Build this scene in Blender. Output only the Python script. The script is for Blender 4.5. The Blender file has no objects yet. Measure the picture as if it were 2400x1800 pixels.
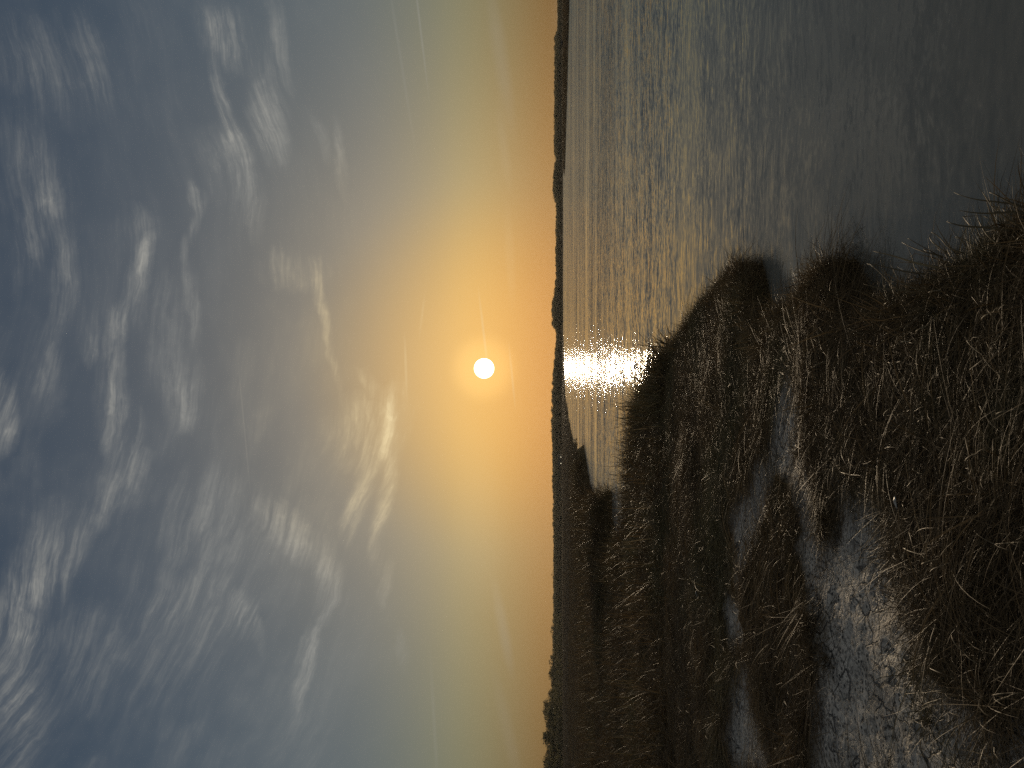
import bpy, math, random
import numpy as np
from mathutils import Matrix, Vector

# ------------------------------------------------------------------ camera, sky, sun, exposure
SC = bpy.context.scene
COL = SC.collection
FOC = 1750.0                       # focal length in photo pixels (photo 2400 x 1800)
PITCH = math.radians(3.76)
HC = 2.25                          # eye height above the water
SUN_EL, SUN_AZ = math.radians(5.9), math.radians(1.2)

cd = bpy.data.cameras.new('camera')
cam = bpy.data.objects.new('camera', cd)
COL.objects.link(cam)
cd.sensor_fit = 'HORIZONTAL'
cd.sensor_width = 36.0
cd.lens = 36.0 * FOC / 2400.0
cd.clip_start, cd.clip_end = 0.05, 20000.0
# the photo was taken upright and is stored on its side: world up is picture left
sp, cp = math.sin(PITCH), math.cos(PITCH)
cam.matrix_world = Matrix(((0, 1, 0, 0), (sp, 0, -cp, 0), (-cp, 0, -sp, HC), (0, 0, 0, 1)))
SC.camera = cam

SC.render.engine = 'CYCLES'
SC.view_settings.view_transform = 'Standard'
SC.view_settings.look = 'None'
SC.view_settings.exposure = -1.2
SC.view_settings.gamma = 1.0
SC.view_settings.use_curve_mapping = False
cy = SC.cycles
cy.max_bounces, cy.diffuse_bounces, cy.glossy_bounces = 5, 2, 2
cy.transmission_bounces, cy.transparent_max_bounces, cy.volume_bounces = 4, 8, 1
cy.sample_clamp_indirect = 4.0
cy.caustics_reflective = False
cy.caustics_refractive = False
cy.use_denoising = False
cy.use_adaptive_sampling = True
cy.adaptive_threshold = 0.012


def pixdir(x, y):
    """photo pixel (2400 x 1800) -> world direction"""
    a, b = (x - 1200.0) / FOC, (900.0 - y) / FOC
    return np.array([b, cp + a * sp, sp - a * cp])


def P(x, y, z=0.6):
    """photo pixel of the 2212-wide view -> point on the level z"""
    d = pixdir(x * 1.085, y * 1.085)
    t = (z - HC) / d[2]
    return (d[0] * t, d[1] * t)


def PD(x, y, dist):
    """photo pixel -> point at forward distance dist"""
    d = pixdir(x, y)
    t = dist / d[1]
    return Vector((d[0] * t, dist, HC + d[2] * t))


SUN_DIR = Vector((math.sin(SUN_AZ) * math.cos(SUN_EL), math.cos(SUN_AZ) * math.cos(SUN_EL), math.sin(SUN_EL)))


class NT:
    """small helper for building node trees"""
    def __init__(self, tree):
        self.t = tree

    def n(self, kind, **kw):
        nd = self.t.nodes.new(kind)
        for k, v in kw.items():
            setattr(nd, k, v)
        return nd

    def put(self, sock, v):
        if isinstance(v, bpy.types.NodeSocket):
            self.t.links.new(v, sock)
        else:
            sock.default_value = v

    def math(self, op, a, b=0.0, c=0.0, clamp=False):
        nd = self.n('ShaderNodeMath', operation=op, use_clamp=clamp)
        self.put(nd.inputs[0], a)
        self.put(nd.inputs[1], b)
        self.put(nd.inputs[2], c)
        return nd.outputs[0]

    def vec(self, op, a, b=(0, 0, 0), c=(0, 0, 0)):
        nd = self.n('ShaderNodeVectorMath', operation=op)
        self.put(nd.inputs[0], a)
        self.put(nd.inputs[1], b)
        self.put(nd.inputs[2], c)
        return nd.outputs['Value'] if op in ('DOT_PRODUCT', 'LENGTH', 'DISTANCE') else nd.outputs[0]

    def scale(self, a, k):
        nd = self.n('ShaderNodeVectorMath', operation='SCALE')
        self.put(nd.inputs[0], a)
        self.put(nd.inputs['Scale'], k)
        return nd.outputs[0]

    def ramp(self, v, lo, hi, a=0.0, b=1.0):
        nd = self.n('ShaderNodeMapRange', interpolation_type='SMOOTHSTEP')
        self.put(nd.inputs[0], v)
        for i, q in enumerate((lo, hi, a, b)):
            nd.inputs[i + 1].default_value = q
        return nd.outputs[0]

    def mix(self, f, a, b):
        nd = self.n('ShaderNodeMix', data_type='RGBA')
        self.put(nd.inputs[0], f)
        self.put(nd.inputs[6], a)
        self.put(nd.inputs[7], b)
        return nd.outputs[2]

    def noise(self, v, scale, detail=3.0, rough=0.55, dist=0.0, color=False, dims='3D'):
        nd = self.n('ShaderNodeTexNoise', noise_dimensions=dims)
        self.put(nd.inputs['Vector'], v)
        nd.inputs['Scale'].default_value = scale
        nd.inputs['Detail'].default_value = detail
        nd.inputs['Roughness'].default_value = rough
        nd.inputs['Distortion'].default_value = dist
        return nd.outputs['Color'] if color else nd.outputs['Fac']

    def mapping(self, v, loc=(0, 0, 0), rot=(0, 0, 0), scale=(1, 1, 1), kind='POINT'):
        nd = self.n('ShaderNodeMapping', vector_type=kind)
        self.put(nd.inputs['Vector'], v)
        nd.inputs['Location'].default_value = loc
        nd.inputs['Rotation'].default_value = rot
        nd.inputs['Scale'].default_value = scale
        return nd.outputs[0]


def gno(x, y):
    d = pixdir(x, y)
    return d[0] / d[1], d[2] / d[1]


def build_world():
    w = bpy.data.worlds.new('World')
    SC.world = w
    w.use_nodes = True
    t = NT(w.node_tree)
    bg = w.node_tree.nodes['Background']
    bg.inputs[1].default_value = 0.1
    sky = t.n('ShaderNodeTexSky', sky_type='NISHITA', sun_disc=False, sun_elevation=SUN_EL, sun_rotation=SUN_AZ,
              air_density=1.0, dust_density=1.0, ozone_density=1.0)
    tc = t.n('ShaderNodeTexCoord')
    D = tc.outputs['Generated']
    sep = t.n('ShaderNodeSeparateXYZ')
    t.put(sep.inputs[0], D)
    X, Y, Z = sep.outputs
    # the sky's own brightness, rolled off near the sun and dimmed by the low haze layer
    c = sky.outputs[0]
    den = t.vec('MULTIPLY_ADD', c, (0.020, 0.036, 0.085), (1, 1, 1))
    c = t.vec('DIVIDE', t.vec('MULTIPLY', c, (0.82, 0.955, 1.24)), den)
    low = t.ramp(Z, -0.012, 0.145, 0.0, 1.0)
    c = t.vec('MULTIPLY', c, t.mix(low, (0.53, 0.50, 0.80, 1), (1, 1, 1, 1)))
    c = t.vec('MULTIPLY', c, t.mix(t.ramp(Z, 0.02, 0.27), (1.0, 0.96, 0.66, 1), (1, 1, 1, 1)))
    # towards the sun the dust scatters warmer light
    cs = t.vec('DOT_PRODUCT', D, tuple(SUN_DIR))
    c = t.vec('MULTIPLY', c, t.mix(t.ramp(cs, 0.966, 0.9996), (1, 1, 1, 1), (1.16, 1.0, 0.72, 1)))
    base = c
    # gnomonic coordinates of the sky round +Y (straight ahead of the marsh channel)
    yy = t.math('MAXIMUM', Y, 0.05)
    G = t.n('ShaderNodeCombineXYZ')
    t.put(G.inputs[0], t.math('DIVIDE', X, yy))
    t.put(G.inputs[1], t.math('DIVIDE', Z, yy))
    G = G.outputs[0]
    # cirrus fibres follow shallow arcs; sky coordinates are warped so that edges fray
    wn0 = t.vec('SUBTRACT', t.noise(G, 3.0, 1.0, 0.5, color=True), (0.5, 0.5, 0.5))
    wn = t.vec('SUBTRACT', t.noise(G, 9.0, 4.0, 0.66, color=True), (0.5, 0.5, 0.5))
    Gw = t.vec('MULTIPLY_ADD', wn, (0.085, 0.032, 0.0), G)
    sg = t.n('ShaderNodeSeparateXYZ')
    t.put(sg.inputs[0], Gw)
    wx, wy = sg.outputs[0], sg.outputs[1]
    Gf = t.vec('MULTIPLY_ADD', wn, (0.05, 0.014, 0.0), t.vec('MULTIPLY_ADD', wn0, (0.0, 0.12, 0.0), G))
    sf = t.n('ShaderNodeSeparateXYZ')
    t.put(sf.inputs[0], Gf)
    fxx, fyy = sf.outputs[0], sf.outputs[1]
    arc = t.math('MULTIPLY', fxx, t.math('MULTIPLY_ADD', fxx, 0.46, -0.12))
    fib = t.n('ShaderNodeCombineXYZ')
    t.put(fib.inputs[0], t.math('MULTIPLY', fxx, 7.0))
    t.put(fib.inputs[1], t.math('MULTIPLY', t.math('SUBTRACT', fyy, arc), 40.0))
    N1 = t.noise(fib.outputs[0], 1.0, 4.0, 0.68)
    N3 = t.noise(t.vec('MULTIPLY', fib.outputs[0], (1.4, 3.4, 1.0)), 1.0, 4.0, 0.72)
    puff = t.noise(t.vec('MULTIPLY_ADD', wn, (0.10, 0.10, 0.0), G), 24.0, 5.0, 0.68)
    fibre = t.math('MULTIPLY', t.ramp(N1, 0.34, 0.66, 0.05, 1.2), t.ramp(N3, 0.30, 0.70, 0.40, 1.15))
    fibre = t.math('MULTIPLY', fibre, t.ramp(puff, 0.28, 0.68, 0.55, 1.2))
    N2 = t.noise(t.vec('MULTIPLY', fib.outputs[0], (0.8, 0.22, 1.0)), 1.0, 3.0, 0.6)
    cloudy = t.ramp(N2, 0.38, 0.66, 0.0, 1.0)
    fx = t.math('MULTIPLY_ADD', wx, 1.0 / 1.3, 0.5)
    fx0 = t.math('MULTIPLY_ADD', t.math('DIVIDE', X, yy), 1.0 / 1.3, 0.5)
    ey0 = t.math('DIVIDE', Z, yy)

    def bands(lst, fx_, ey_, wmax, wk=1.0):
        """packs streaks (x0, y0, x1, y1, half width, strength) that do not overlap sideways into shared ramps"""
        items = []
        for x0, y0, x1, y1, wd, amp in lst:
            a, b = gno(x0, y0), gno(x1, y1)
            if a[0] > b[0]:
                a, b = b, a
            pad = max((b[0] - a[0]) * 0.22, wd / FOC * 0.45)
            sl_ = (b[1] - a[1]) / max(b[0] - a[0], 1e-3)
            items.append((a[0] - pad, b[0] + pad, a[1] - sl_ * pad, b[1] + sl_ * pad, wd * wk / FOC, amp))
        items.sort()
        rows = []
        for it in items:
            for r_ in rows:
                if r_[-1][1] + 0.006 < it[0] and len(r_) < 5:
                    r_.append(it)
                    break
            else:
                rows.append([it])
        tot = None
        for r_ in rows:
            nd = t.n('ShaderNodeValToRGB')
            el = nd.color_ramp.elements
            stops = []
            for u0, u1, v0, v1, wd, amp in r_:
                for f, p_ in ((0.0, 0.0), (0.16, 0.45), (0.36, 0.95), (0.64, 0.95), (0.84, 0.45), (1.0, 0.0)):
                    stops.append(((u0 + (u1 - u0) * f) / 1.3 + 0.5, v0 + (v1 - v0) * f, wd * (0.55 + 0.45 * math.sin(math.pi * f)) / wmax, amp * p_ / 2.0))
            for k_, (p_, r__, g_, b_) in enumerate(stops):
                e_ = el[k_] if k_ < 2 else el.new(min(max(p_, 0), 1))
                e_.position = min(max(p_, 0), 1)
                e_.color = (max(r__, 0), g_, b_, 1)
            t.put(nd.inputs[0], fx_)
            sc_ = t.n('ShaderNodeSeparateColor')
            t.put(sc_.inputs[0], nd.outputs[0])
            s_ = t.math('DIVIDE', t.math('SUBTRACT', ey_ if tot is None else t.math('MULTIPLY_ADD', tot, 0.0, ey_), sc_.outputs[0]), t.math('MULTIPLY', sc_.outputs[1], wmax))
            k_ = t.math('MULTIPLY_ADD', t.math('MULTIPLY', s_, s_), -0.33, 1.0, clamp=True)
            e_ = t.math('MULTIPLY', t.math('MULTIPLY', k_, k_), sc_.outputs[2])
            tot = t.math('MULTIPLY_ADD', e_, 2.0, tot if tot is not None else 0.0)
        return tot
    # (x0, y0, x1, y1, half width, strength) in photo pixels
    A = [(510, 10, 555, 150, 46, 0.95), (640, 0, 665, 250, 18, 0.6), (615, 170, 640, 390, 26, 1.1),
         (500, 150, 535, 270, 13, 0.7), (525, 225, 595, 520, 17, 1.25), (500, 310, 560, 520, 34, 0.4), (450, 425, 470, 490, 11, 0.7),
         (470, 470, 430, 600, 10, 0.65), (735, 280, 772, 380, 10, 0.4), (790, 290, 808, 460, 9, 0.75),
         (345, 560, 315, 690, 18, 1.2), (318, 650, 262, 820, 20, 0.95), (262, 790, 262, 960, 22, 0.8), (262, 930, 305, 1100, 36, 1.0),
         (300, 1060, 245, 1230, 30, 0.8), (440, 600, 452, 800, 12, 0.6), (430, 860, 455, 1010, 40, 0.65),
         (690, 590, 690, 660, 55, 0.6), (725, 600, 765, 800, 9, 0.9), (765, 780, 800, 930, 8, 0.5), (310, 480, 330, 600, 30, 0.5),
         (940, 910, 905, 1090, 24, 1.35), (870, 940, 825, 1080, 52, 1.0), (915, 1080, 880, 1300, 13, 1.3), (860, 1080, 810, 1260, 17, 1.2),
         (850, 870, 890, 930, 12, 0.6), (520, 1130, 520, 1290, 110, 0.55), (640, 1180, 740, 1340, 34, 0.95), (760, 1290, 775, 1450, 24, 0.7),
         (740, 1480, 690, 1660, 16, 0.95), (770, 1390, 735, 1540, 7, 0.6), (565, 1395, 575, 1490, 24, 0.95), (600, 1420, 610, 1520, 8, 0.5),
         (120, 1210, 20, 1480, 36, 0.65), (190, 1210, 130, 1400, 26, 0.75), (60, 1380, 30, 1780, 48, 0.95), (440, 1280, 430, 1600, 100, 0.4),
         (210, 1420, 220, 1650, 60, 0.35), (60, 60, 120, 250, 64, 0.35), (200, 40, 235, 260, 26, 0.4), (60, 300, 110, 560, 55, 0.5),
         (110, 420, 60, 640, 30, 0.6), (150, 560, 150, 760, 22, 0.65), (215, 740, 225, 860, 20, 0.6), (120, 780, 110, 960, 26, 0.4),
         (-5, 880, 5, 1040, 26, 1.1), (930, 1470, 945, 1570, 10, 0.5), (910, 1320, 890, 1410, 10, 0.6), (380, 640, 395, 900, 44, 0.35)]
    C = [(1162, 1380, 1195, 1560, 12, 0.34), (1150, -20, 1195, 280, 16, 0.26), (1170, 260, 1192, 430, 11, 0.18),
         (1190, 500, 1200, 700, 10, 0.15), (1120, 1050, 1130, 1380, 50, 0.15), (1165, 1600, 1215, 1830, 14, 0.15),
         # vapour trails, thin and straight
         (911, -40, 968, 320, 3.2, 0.22), (970, -60, 1001, 195, 2.4, 0.5), (561, 880, 585, 1135, 1.8, 0.22), (1124, 700, 1143, 860, 2.8, 0.6),
         (1194, 820, 1206, 940, 2.6, 0.5), (994, 700, 984, 780, 2.8, 0.3), (949, 800, 953, 915, 3.0, 0.5), (1010, 1560, 1025, 1830, 4.0, 0.2)]
    dA = t.math('MULTIPLY', bands(A, fx, wy, 0.12, 1.35), t.math('MULTIPLY_ADD', fibre, 1.0, 0.10))
    dC = bands(C, fx0, ey0, 0.05)
    # thin veil, thicker up and to the left, with the same grain
    vl = t.math('MULTIPLY', t.ramp(ey0, 0.12, 0.42), t.ramp(fx0, 0.30, 0.72, 1.0, 0.45))
    dv = t.math('MULTIPLY', t.math('MULTIPLY', cloudy, t.math('MULTIPLY_ADD', fibre, 0.6, 0.4)), t.math('MULTIPLY', vl, 0.36))
    front = t.ramp(Y, 0.1, 0.5)
    d = t.math('MULTIPLY', t.math('ADD', dA, t.math('ADD', dC, dv)), front)
    # out-of-view cirrus over the rest of the sky, thickened to brighten the ground
    zz = t.math('MAXIMUM', Z, 0.06)
    H = t.n('ShaderNodeCombineXYZ')
    t.put(H.inputs[0], t.math('DIVIDE', X, zz))
    t.put(H.inputs[1], t.math('DIVIDE', Y, zz))
    hn = t.noise(t.mapping(H.outputs[0], scale=(0.5, 1.3, 1)), 1.2, 5.0, 0.6, 0.6)
    hd = t.math('MULTIPLY', t.ramp(hn, 0.34, 0.68, 0.40, 1.0), t.math('SUBTRACT', 1.0, front))
    hd = t.math('MULTIPLY', hd, t.ramp(Z, 0.02, 0.2))
    d = t.math('MULTIPLY', t.math('ADD', d, hd), 0.45, clamp=False)
    d = t.math('MINIMUM', d, 0.9)
    lit = t.ramp(cs, 0.93, 0.998, 0.0, 1.0)
    ccol = t.mix(lit, (0.86, 0.84, 0.76, 1), (2.0, 1.58, 0.88, 1))
    ccol = t.scale(ccol, 10.0)
    c = t.mix(d, base, ccol)
    # the overexposed disc and the narrow aureole of thin cirrus in front of it
    disc = t.ramp(cs, math.cos(math.radians(0.80)), math.cos(math.radians(0.52)), 0.0, 1.0)
    aur = t.ramp(cs, math.cos(math.radians(3.4)), math.cos(math.radians(0.6)), 0.0, 1.0)
    aur = t.math('POWER', aur, 2.0)
    c = t.vec('ADD', c, t.scale((4.0, 2.6, 0.8), aur))
    c = t.vec('ADD', c, t.scale((600.0, 560.0, 430.0), disc))
    t.put(bg.inputs[0], c)
    w.cycles.sampling_method = 'MANUAL'
    w.cycles.sample_map_resolution = 1024


build_world()
sl = bpy.data.lights.new('sun', 'SUN')
sl.energy = 3.0
sl.color = (1.0, 0.78, 0.52)
sl.angle = math.radians(0.53)
sun = bpy.data.objects.new('sun', sl)
COL.objects.link(sun)
sun.rotation_euler = (-SUN_DIR).to_track_quat('-Z', 'Y').to_euler()
sun.location = (0, 0, 60)

# ------------------------------------------------------------------ helpers
RNG = np.random.default_rng(7)
random.seed(7)


def mat(name):
    m = bpy.data.materials.new(name)
    m.use_nodes = True
    t = NT(m.node_tree)
    return m, t, m.node_tree.nodes['Principled BSDF'], m.node_tree.nodes['Material Output']


def mesh_obj(name, verts, faces, material=None, parent=None, smooth=False, link=True):
    me = bpy.data.meshes.new(name)
    verts = np.asarray(verts, dtype=np.float32)
    if isinstance(faces, np.ndarray):
        k = faces.shape[1]
        me.vertices.add(len(verts))
        me.vertices.foreach_set('co', verts.ravel())
        me.loops.add(faces.size)
        me.loops.foreach_set('vertex_index', faces.astype(np.int32).ravel())
        me.polygons.add(len(faces))
        me.polygons.foreach_set('loop_start', np.arange(0, faces.size, k, dtype=np.int32))
        me.update(calc_edges=True)
    else:
        me.from_pydata(verts.tolist(), [], faces)
        me.update()
    if smooth:
        me.polygons.foreach_set('use_smooth', np.ones(len(me.polygons), dtype=bool))
    if material:
        me.materials.append(material)
    o = bpy.data.objects.new(name, me)
    if link:
        COL.objects.link(o)
    o.parent = parent
    return o


def empty(name, loc, rz=0.0):
    o = bpy.data.objects.new(name, None)
    COL.objects.link(o)
    o.location = loc
    o.rotation_euler = (0, 0, rz)
    o.empty_display_size = 0.2
    return o


def tag(o, label=None, cat=None, group=None, kind=None):
    if label:
        o['label'] = label
    if cat:
        o['category'] = cat
    if group:
        o['group'] = group
    if kind:
        o['kind'] = kind
    return o


def hash2(ix, iy, seed):
    n = (ix.astype(np.int64) * 374761393 + iy.astype(np.int64) * 668265263 + seed * 2147483647) & 0xFFFFFFFF
    n = ((n ^ (n >> 13)) * 1274126177) & 0xFFFFFFFF
    return ((n ^ (n >> 16)) & 0xFFFF) / 65535.0


def vnoise(x, y, seed=0):
    ix, iy = np.floor(x), np.floor(y)
    fx, fy = x - ix, y - iy
    fx, fy = fx * fx * (3 - 2 * fx), fy * fy * (3 - 2 * fy)
    a, b = hash2(ix, iy, seed), hash2(ix + 1, iy, seed)
    c, d = hash2(ix, iy + 1, seed), hash2(ix + 1, iy + 1, seed)
    return (a + (b - a) * fx) * (1 - fy) + (c + (d - c) * fx) * fy - 0.5


def fbm(x, y, seed=0, octs=4):
    s, a = 0.0, 1.0
    for k in range(octs):
        s = s + a * vnoise(x + 17.3 * k, y - 9.1 * k, seed + k)
        x, y, a = x * 2.03, y * 2.03, a * 0.5
    return s


def sdist(px, py, poly):
    """signed distance to a closed polygon, positive inside"""
    px, py = np.asarray(px, float), np.asarray(py, float)
    d2 = np.full(px.shape, 1e18)
    ins = np.zeros(px.shape, bool)
    n = len(poly)
    for i in range(n):
        ax, ay = poly[i]
        bx, by = poly[(i + 1) % n]
        ex, ey = bx - ax, by - ay
        wx, wy = px - ax, py - ay
        tt = np.clip((wx * ex + wy * ey) / max(ex * ex + ey * ey, 1e-12), 0, 1)
        d2 = np.minimum(d2, (wx - ex * tt) ** 2 + (wy - ey * tt) ** 2)
        if by != ay:
            cr = ((ay > py) != (by > py)) & (px < (bx - ax) * (py - ay) / (by - ay) + ax)
            ins ^= cr
    d = np.sqrt(d2)
    return np.where(ins, d, -d)


def sstep(x, a, b):
    q = np.clip((x - a) / (b - a), 0, 1)
    return q * q * (3 - 2 * q)


# ------------------------------------------------------------------ the lie of the land
edge_px = [(2212, 500), (2150, 522), (2060, 575), (1990, 612), (1930, 652), (1880, 660), (1838, 652), (1812, 612), (1794, 574), (1776, 572), (1752, 600),
           (1712, 640), (1680, 660), (1660, 680), (1650, 730), (1640, 720), (1628, 675), (1618, 625), (1608, 580), (1588, 578), (1562, 600), (1502, 668),
           (1458, 735), (1412, 805), (1390, 858), (1376, 935), (1368, 1005), (1366, 1080), (1358, 1140)]
near = [P(x, y, 0.20) for x, y in edge_px]
water_px = [(1336, 1215), (1322, 1110), (1322, 1064), (1315, 1060), (1300, 1090), (1292, 1110), (1280, 1072), (1277, 1053), (1272, 1054), (1274, 1047),
            (1266, 1000), (1262, 968), (1258, 962), (1252, 978), (1242, 984), (1237, 945), (1232, 920), (1228, 903), (1226.5, 884), (1222.5, 866),
            (1220.5, 838), (1218.5, 790), (1217.6, 730)]
shore = [P(x, y, 0.0) for x, y in water_px]
left_poly = ([(1.3, 0.4), (1.2, 1.2), (1.1, 2.0), (0.95, 2.9)] + near + shore
             + [(60, 850), (250, 880), (600, 860), (6500, 700), (6500, 6500), (-6500, 6500), (-6500, -6500), (1.6, -6500), (1.3, -20), (1.2, -2)])
spit_poly = [(118, 418), (112, 330), (105, 260), (104, 205), (112, 120), (200, 40), (700, -200), (700, 500), (300, 640), (160, 520)]

mud_polys = [
    [(1780, 1040), (1845, 1075), (1905, 1140), (1925, 1230), (1945, 1320), (1970, 1420), (2000, 1500), (2050, 1560), (2110, 1610), (2170, 1690),
     (1775, 1690), (1760, 1560), (1772, 1450), (1765, 1340), (1742, 1270), (1716, 1190), (1716, 1085), (1738, 1080), (1746, 1150), (1768, 1200), (1796, 1150)],
    [(1655, 790), (1692, 820), (1706, 890), (1708, 960), (1705, 1020), (1665, 1020), (1636, 985), (1644, 930), (1640, 880), (1648, 830)],
    [(1640, 975), (1660, 1000), (1640, 1060), (1630, 1120), (1612, 1200), (1600, 1240), (1590, 1190), (1575, 1130), (1590, 1080), (1615, 1010)],
    [(1568, 1305), (1597, 1325), (1612, 1372), (1590, 1385), (1573, 1350)],
    [(1615, 1440), (1630, 1480), (1628, 1540), (1650, 1600), (1680, 1690), (1590, 1690), (1570, 1600), (1580, 1540), (1596, 1480)],
    [(2170, 1580), (2240, 1560), (2240, 1690), (2195, 1690)],
    [(1698, 990), (1722, 1000), (1734, 1090), (1728, 1180), (1706, 1110)],
]
mud_w = [[P(x, y, 0.36) for x, y in pl] for pl in mud_polys]


def land(x, y):
    """signed distance to the waterline, positive on land"""
    x, y = np.asarray(x, float), np.asarray(y, float)
    d = np.maximum(sdist(x, y, left_poly), sdist(x, y, spit_poly))
    r = np.hypot(x, y)
    return d + np.where(r < 60, 0.07 * fbm(x * 3.2, y * 3.2, 3, 4), 0.35 * fbm(x * 0.35, y * 0.35, 4, 3))


def mudmask(x, y):
    x, y = np.asarray(x, float), np.asarray(y, float)
    m = np.full(x.shape, -9.0)
    sel = np.hypot(x, y) < 22
    if sel.any():
        v = np.full(sel.sum(), -9.0)
        for pl in mud_w:
            v = np.maximum(v, sdist(x[sel], y[sel], pl))
        v = v + 0.17 * fbm(x[sel] * 3.1, y[sel] * 3.1, 21, 4)
        m[sel] = v
    return sstep(m, -0.13, 0.0)


def height(x, y, d=None, mud=None):
    x, y = np.asarray(x, float), np.asarray(y, float)
    d = land(x, y) if d is None else d
    mud = mudmask(x, y) if mud is None else mud
    r = np.hypot(x, y)
    up = sstep(d, -0.05, 0.07) * 0.16 + sstep(d, 0.05, 0.8) * 0.09 + sstep(d, 0.6, 3.0) * 0.14 + sstep(d, 3, 60) * 0.35
    under = np.clip(d, -2.5, 0) * 0.55 - 0.04
    z = np.where(d < 0, under + up, up - 0.04 * (d < 0.02))
    # the headlands across the inlet stand higher out of the water
    z = z + 0.50 * sstep(y, 29, 33) * (1 - sstep(y, 100, 160)) * sstep(d, 0.0, 0.45) * (1 - sstep(d, 2.5, 8.0))
    hum = 0.09 * fbm(x * 0.9, y * 0.9, 11, 3) + 0.05 * fbm(x * 4.5, y * 4.5, 12, 3)
    z = z + hum * sstep(d, 0.0, 1.6) * (1 - 0.75 * mud)
    z = z - 0.04 * mud + mud * (0.018 * fbm(x * 7, y * 7, 31, 4) + 0.016 * np.abs(fbm(x * 4, y * 9, 33, 3)))
    # the two lobes of the bank that stick out into the water stand a little proud
    for (lx, ly) in (P(1588, 625, 0.2), P(1775, 612, 0.2)):
        z = z + 0.05 * np.exp(-(((x - lx) / 0.45) ** 2 + ((y - ly) / 0.45) ** 2)) * sstep(d, -0.02, 0.1)
    return z


def zat(x, y):
    return float(height(np.array([x]), np.array([y]))[0])


# ------------------------------------------------------------------ materials
def make_ground_mat():
    m, t, b, out = mat('marsh_ground')
    pos = t.n('ShaderNodeNewGeometry').outputs['Position']
    at = t.n('ShaderNodeAttribute', attribute_name='mud').outputs['Fac']
    n1 = t.noise(pos, 1.1, 4, 0.6)
    n2 = t.noise(pos, 14.0, 4, 0.7)
    n3 = t.noise(t.mapping(pos, scale=(0.05, 0.16, 1)), 1.0, 4, 0.6)
    peat = t.mix(t.ramp(n2, 0.3, 0.75), (0.052, 0.037, 0.020, 1), (0.16, 0.108, 0.053, 1))
    peat = t.mix(t.ramp(n1, 0.4, 0.7, 0, 0.6), peat, (0.040, 0.036, 0.022, 1))
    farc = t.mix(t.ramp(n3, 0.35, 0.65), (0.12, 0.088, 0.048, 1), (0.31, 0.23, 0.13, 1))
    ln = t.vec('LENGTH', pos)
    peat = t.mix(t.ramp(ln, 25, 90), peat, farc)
    # mud: grey silt with a fine crackle, darker wet hollows and crab holes
    wv = t.vec('MULTIPLY_ADD', t.vec('SUBTRACT', t.noise(pos, 9.0, 3, 0.6, color=True), (0.5, 0.5, 0.5)), (0.09, 0.09, 0.0), pos)
    vor = t.n('ShaderNodeTexVoronoi', feature='DISTANCE_TO_EDGE')
    t.put(vor.inputs['Vector'], t.vec('MULTIPLY', wv, (1, 1, 0)))
    vor.inputs['Scale'].default_value = 6.5
    crack = t.ramp(vor.outputs['Distance'], 0.0, 0.05)
    crack = t.math('MAXIMUM', crack, t.ramp(t.noise(pos, 2.4, 3, 0.6), 0.42, 0.56))
    vh = t.n('ShaderNodeTexVoronoi', feature='F1')
    t.put(vh.inputs['Vector'], t.vec('MULTIPLY', pos, (1, 1, 0)))
    vh.inputs['Scale'].default_value = 27.0
    hole = t.ramp(vh.outputs['Distance'], 0.16, 0.30)
    hole = t.math('MAXIMUM', hole, t.ramp(t.noise(pos, 3.1, 2, 0.5), 0.50, 0.43))
    lump = t.noise(t.mapping(pos, scale=(1.0, 1.0, 0.3)), 34.0, 4, 0.65)
    lump2 = t.noise(pos, 7.0, 4, 0.6)
    silt = t.mix(t.ramp(lump2, 0.32, 0.68), (0.38, 0.345, 0.295, 1), (0.66, 0.595, 0.51, 1))
    silt = t.mix(t.ramp(t.noise(pos, 2.0, 3, 0.6), 0.5, 0.7, 0, 0.55), silt, (0.40, 0.31, 0.215, 1))
    silt = t.mix(t.ramp(lump, 0.38, 0.54, 0.9, 0.0), silt, (0.11, 0.098, 0.085, 1))
    silt = t.mix(t.math('MULTIPLY', crack, hole), (0.022, 0.021, 0.021, 1), silt)
    col = t.mix(at, peat, silt)
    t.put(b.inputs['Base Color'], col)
    t.put(b.inputs['Roughness'], t.mix(at, (0.9, 0.9, 0.9, 1), t.mix(t.ramp(lump2, 0.35, 0.65), (0.5, 0.5, 0.5, 1), (0.72, 0.72, 0.72, 1))))
    t.put(b.inputs['Specular IOR Level'], t.math('MULTIPLY', at, 0.5))
    hgt = t.math('ADD', t.math('MULTIPLY', lump, 0.6), t.math('MULTIPLY', t.math('MULTIPLY', crack, hole), 0.55))
    hgt = t.math('ADD', hgt, t.math('MULTIPLY', lump2, 0.6))
    bp = t.n('ShaderNodeBump')
    bp.inputs['Strength'].default_value = 0.9
    bp.inputs['Distance'].default_value = 0.06
    t.put(bp.inputs['Height'], hgt)
    t.put(b.inputs['Normal'], bp.outputs[0])
    return m


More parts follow.
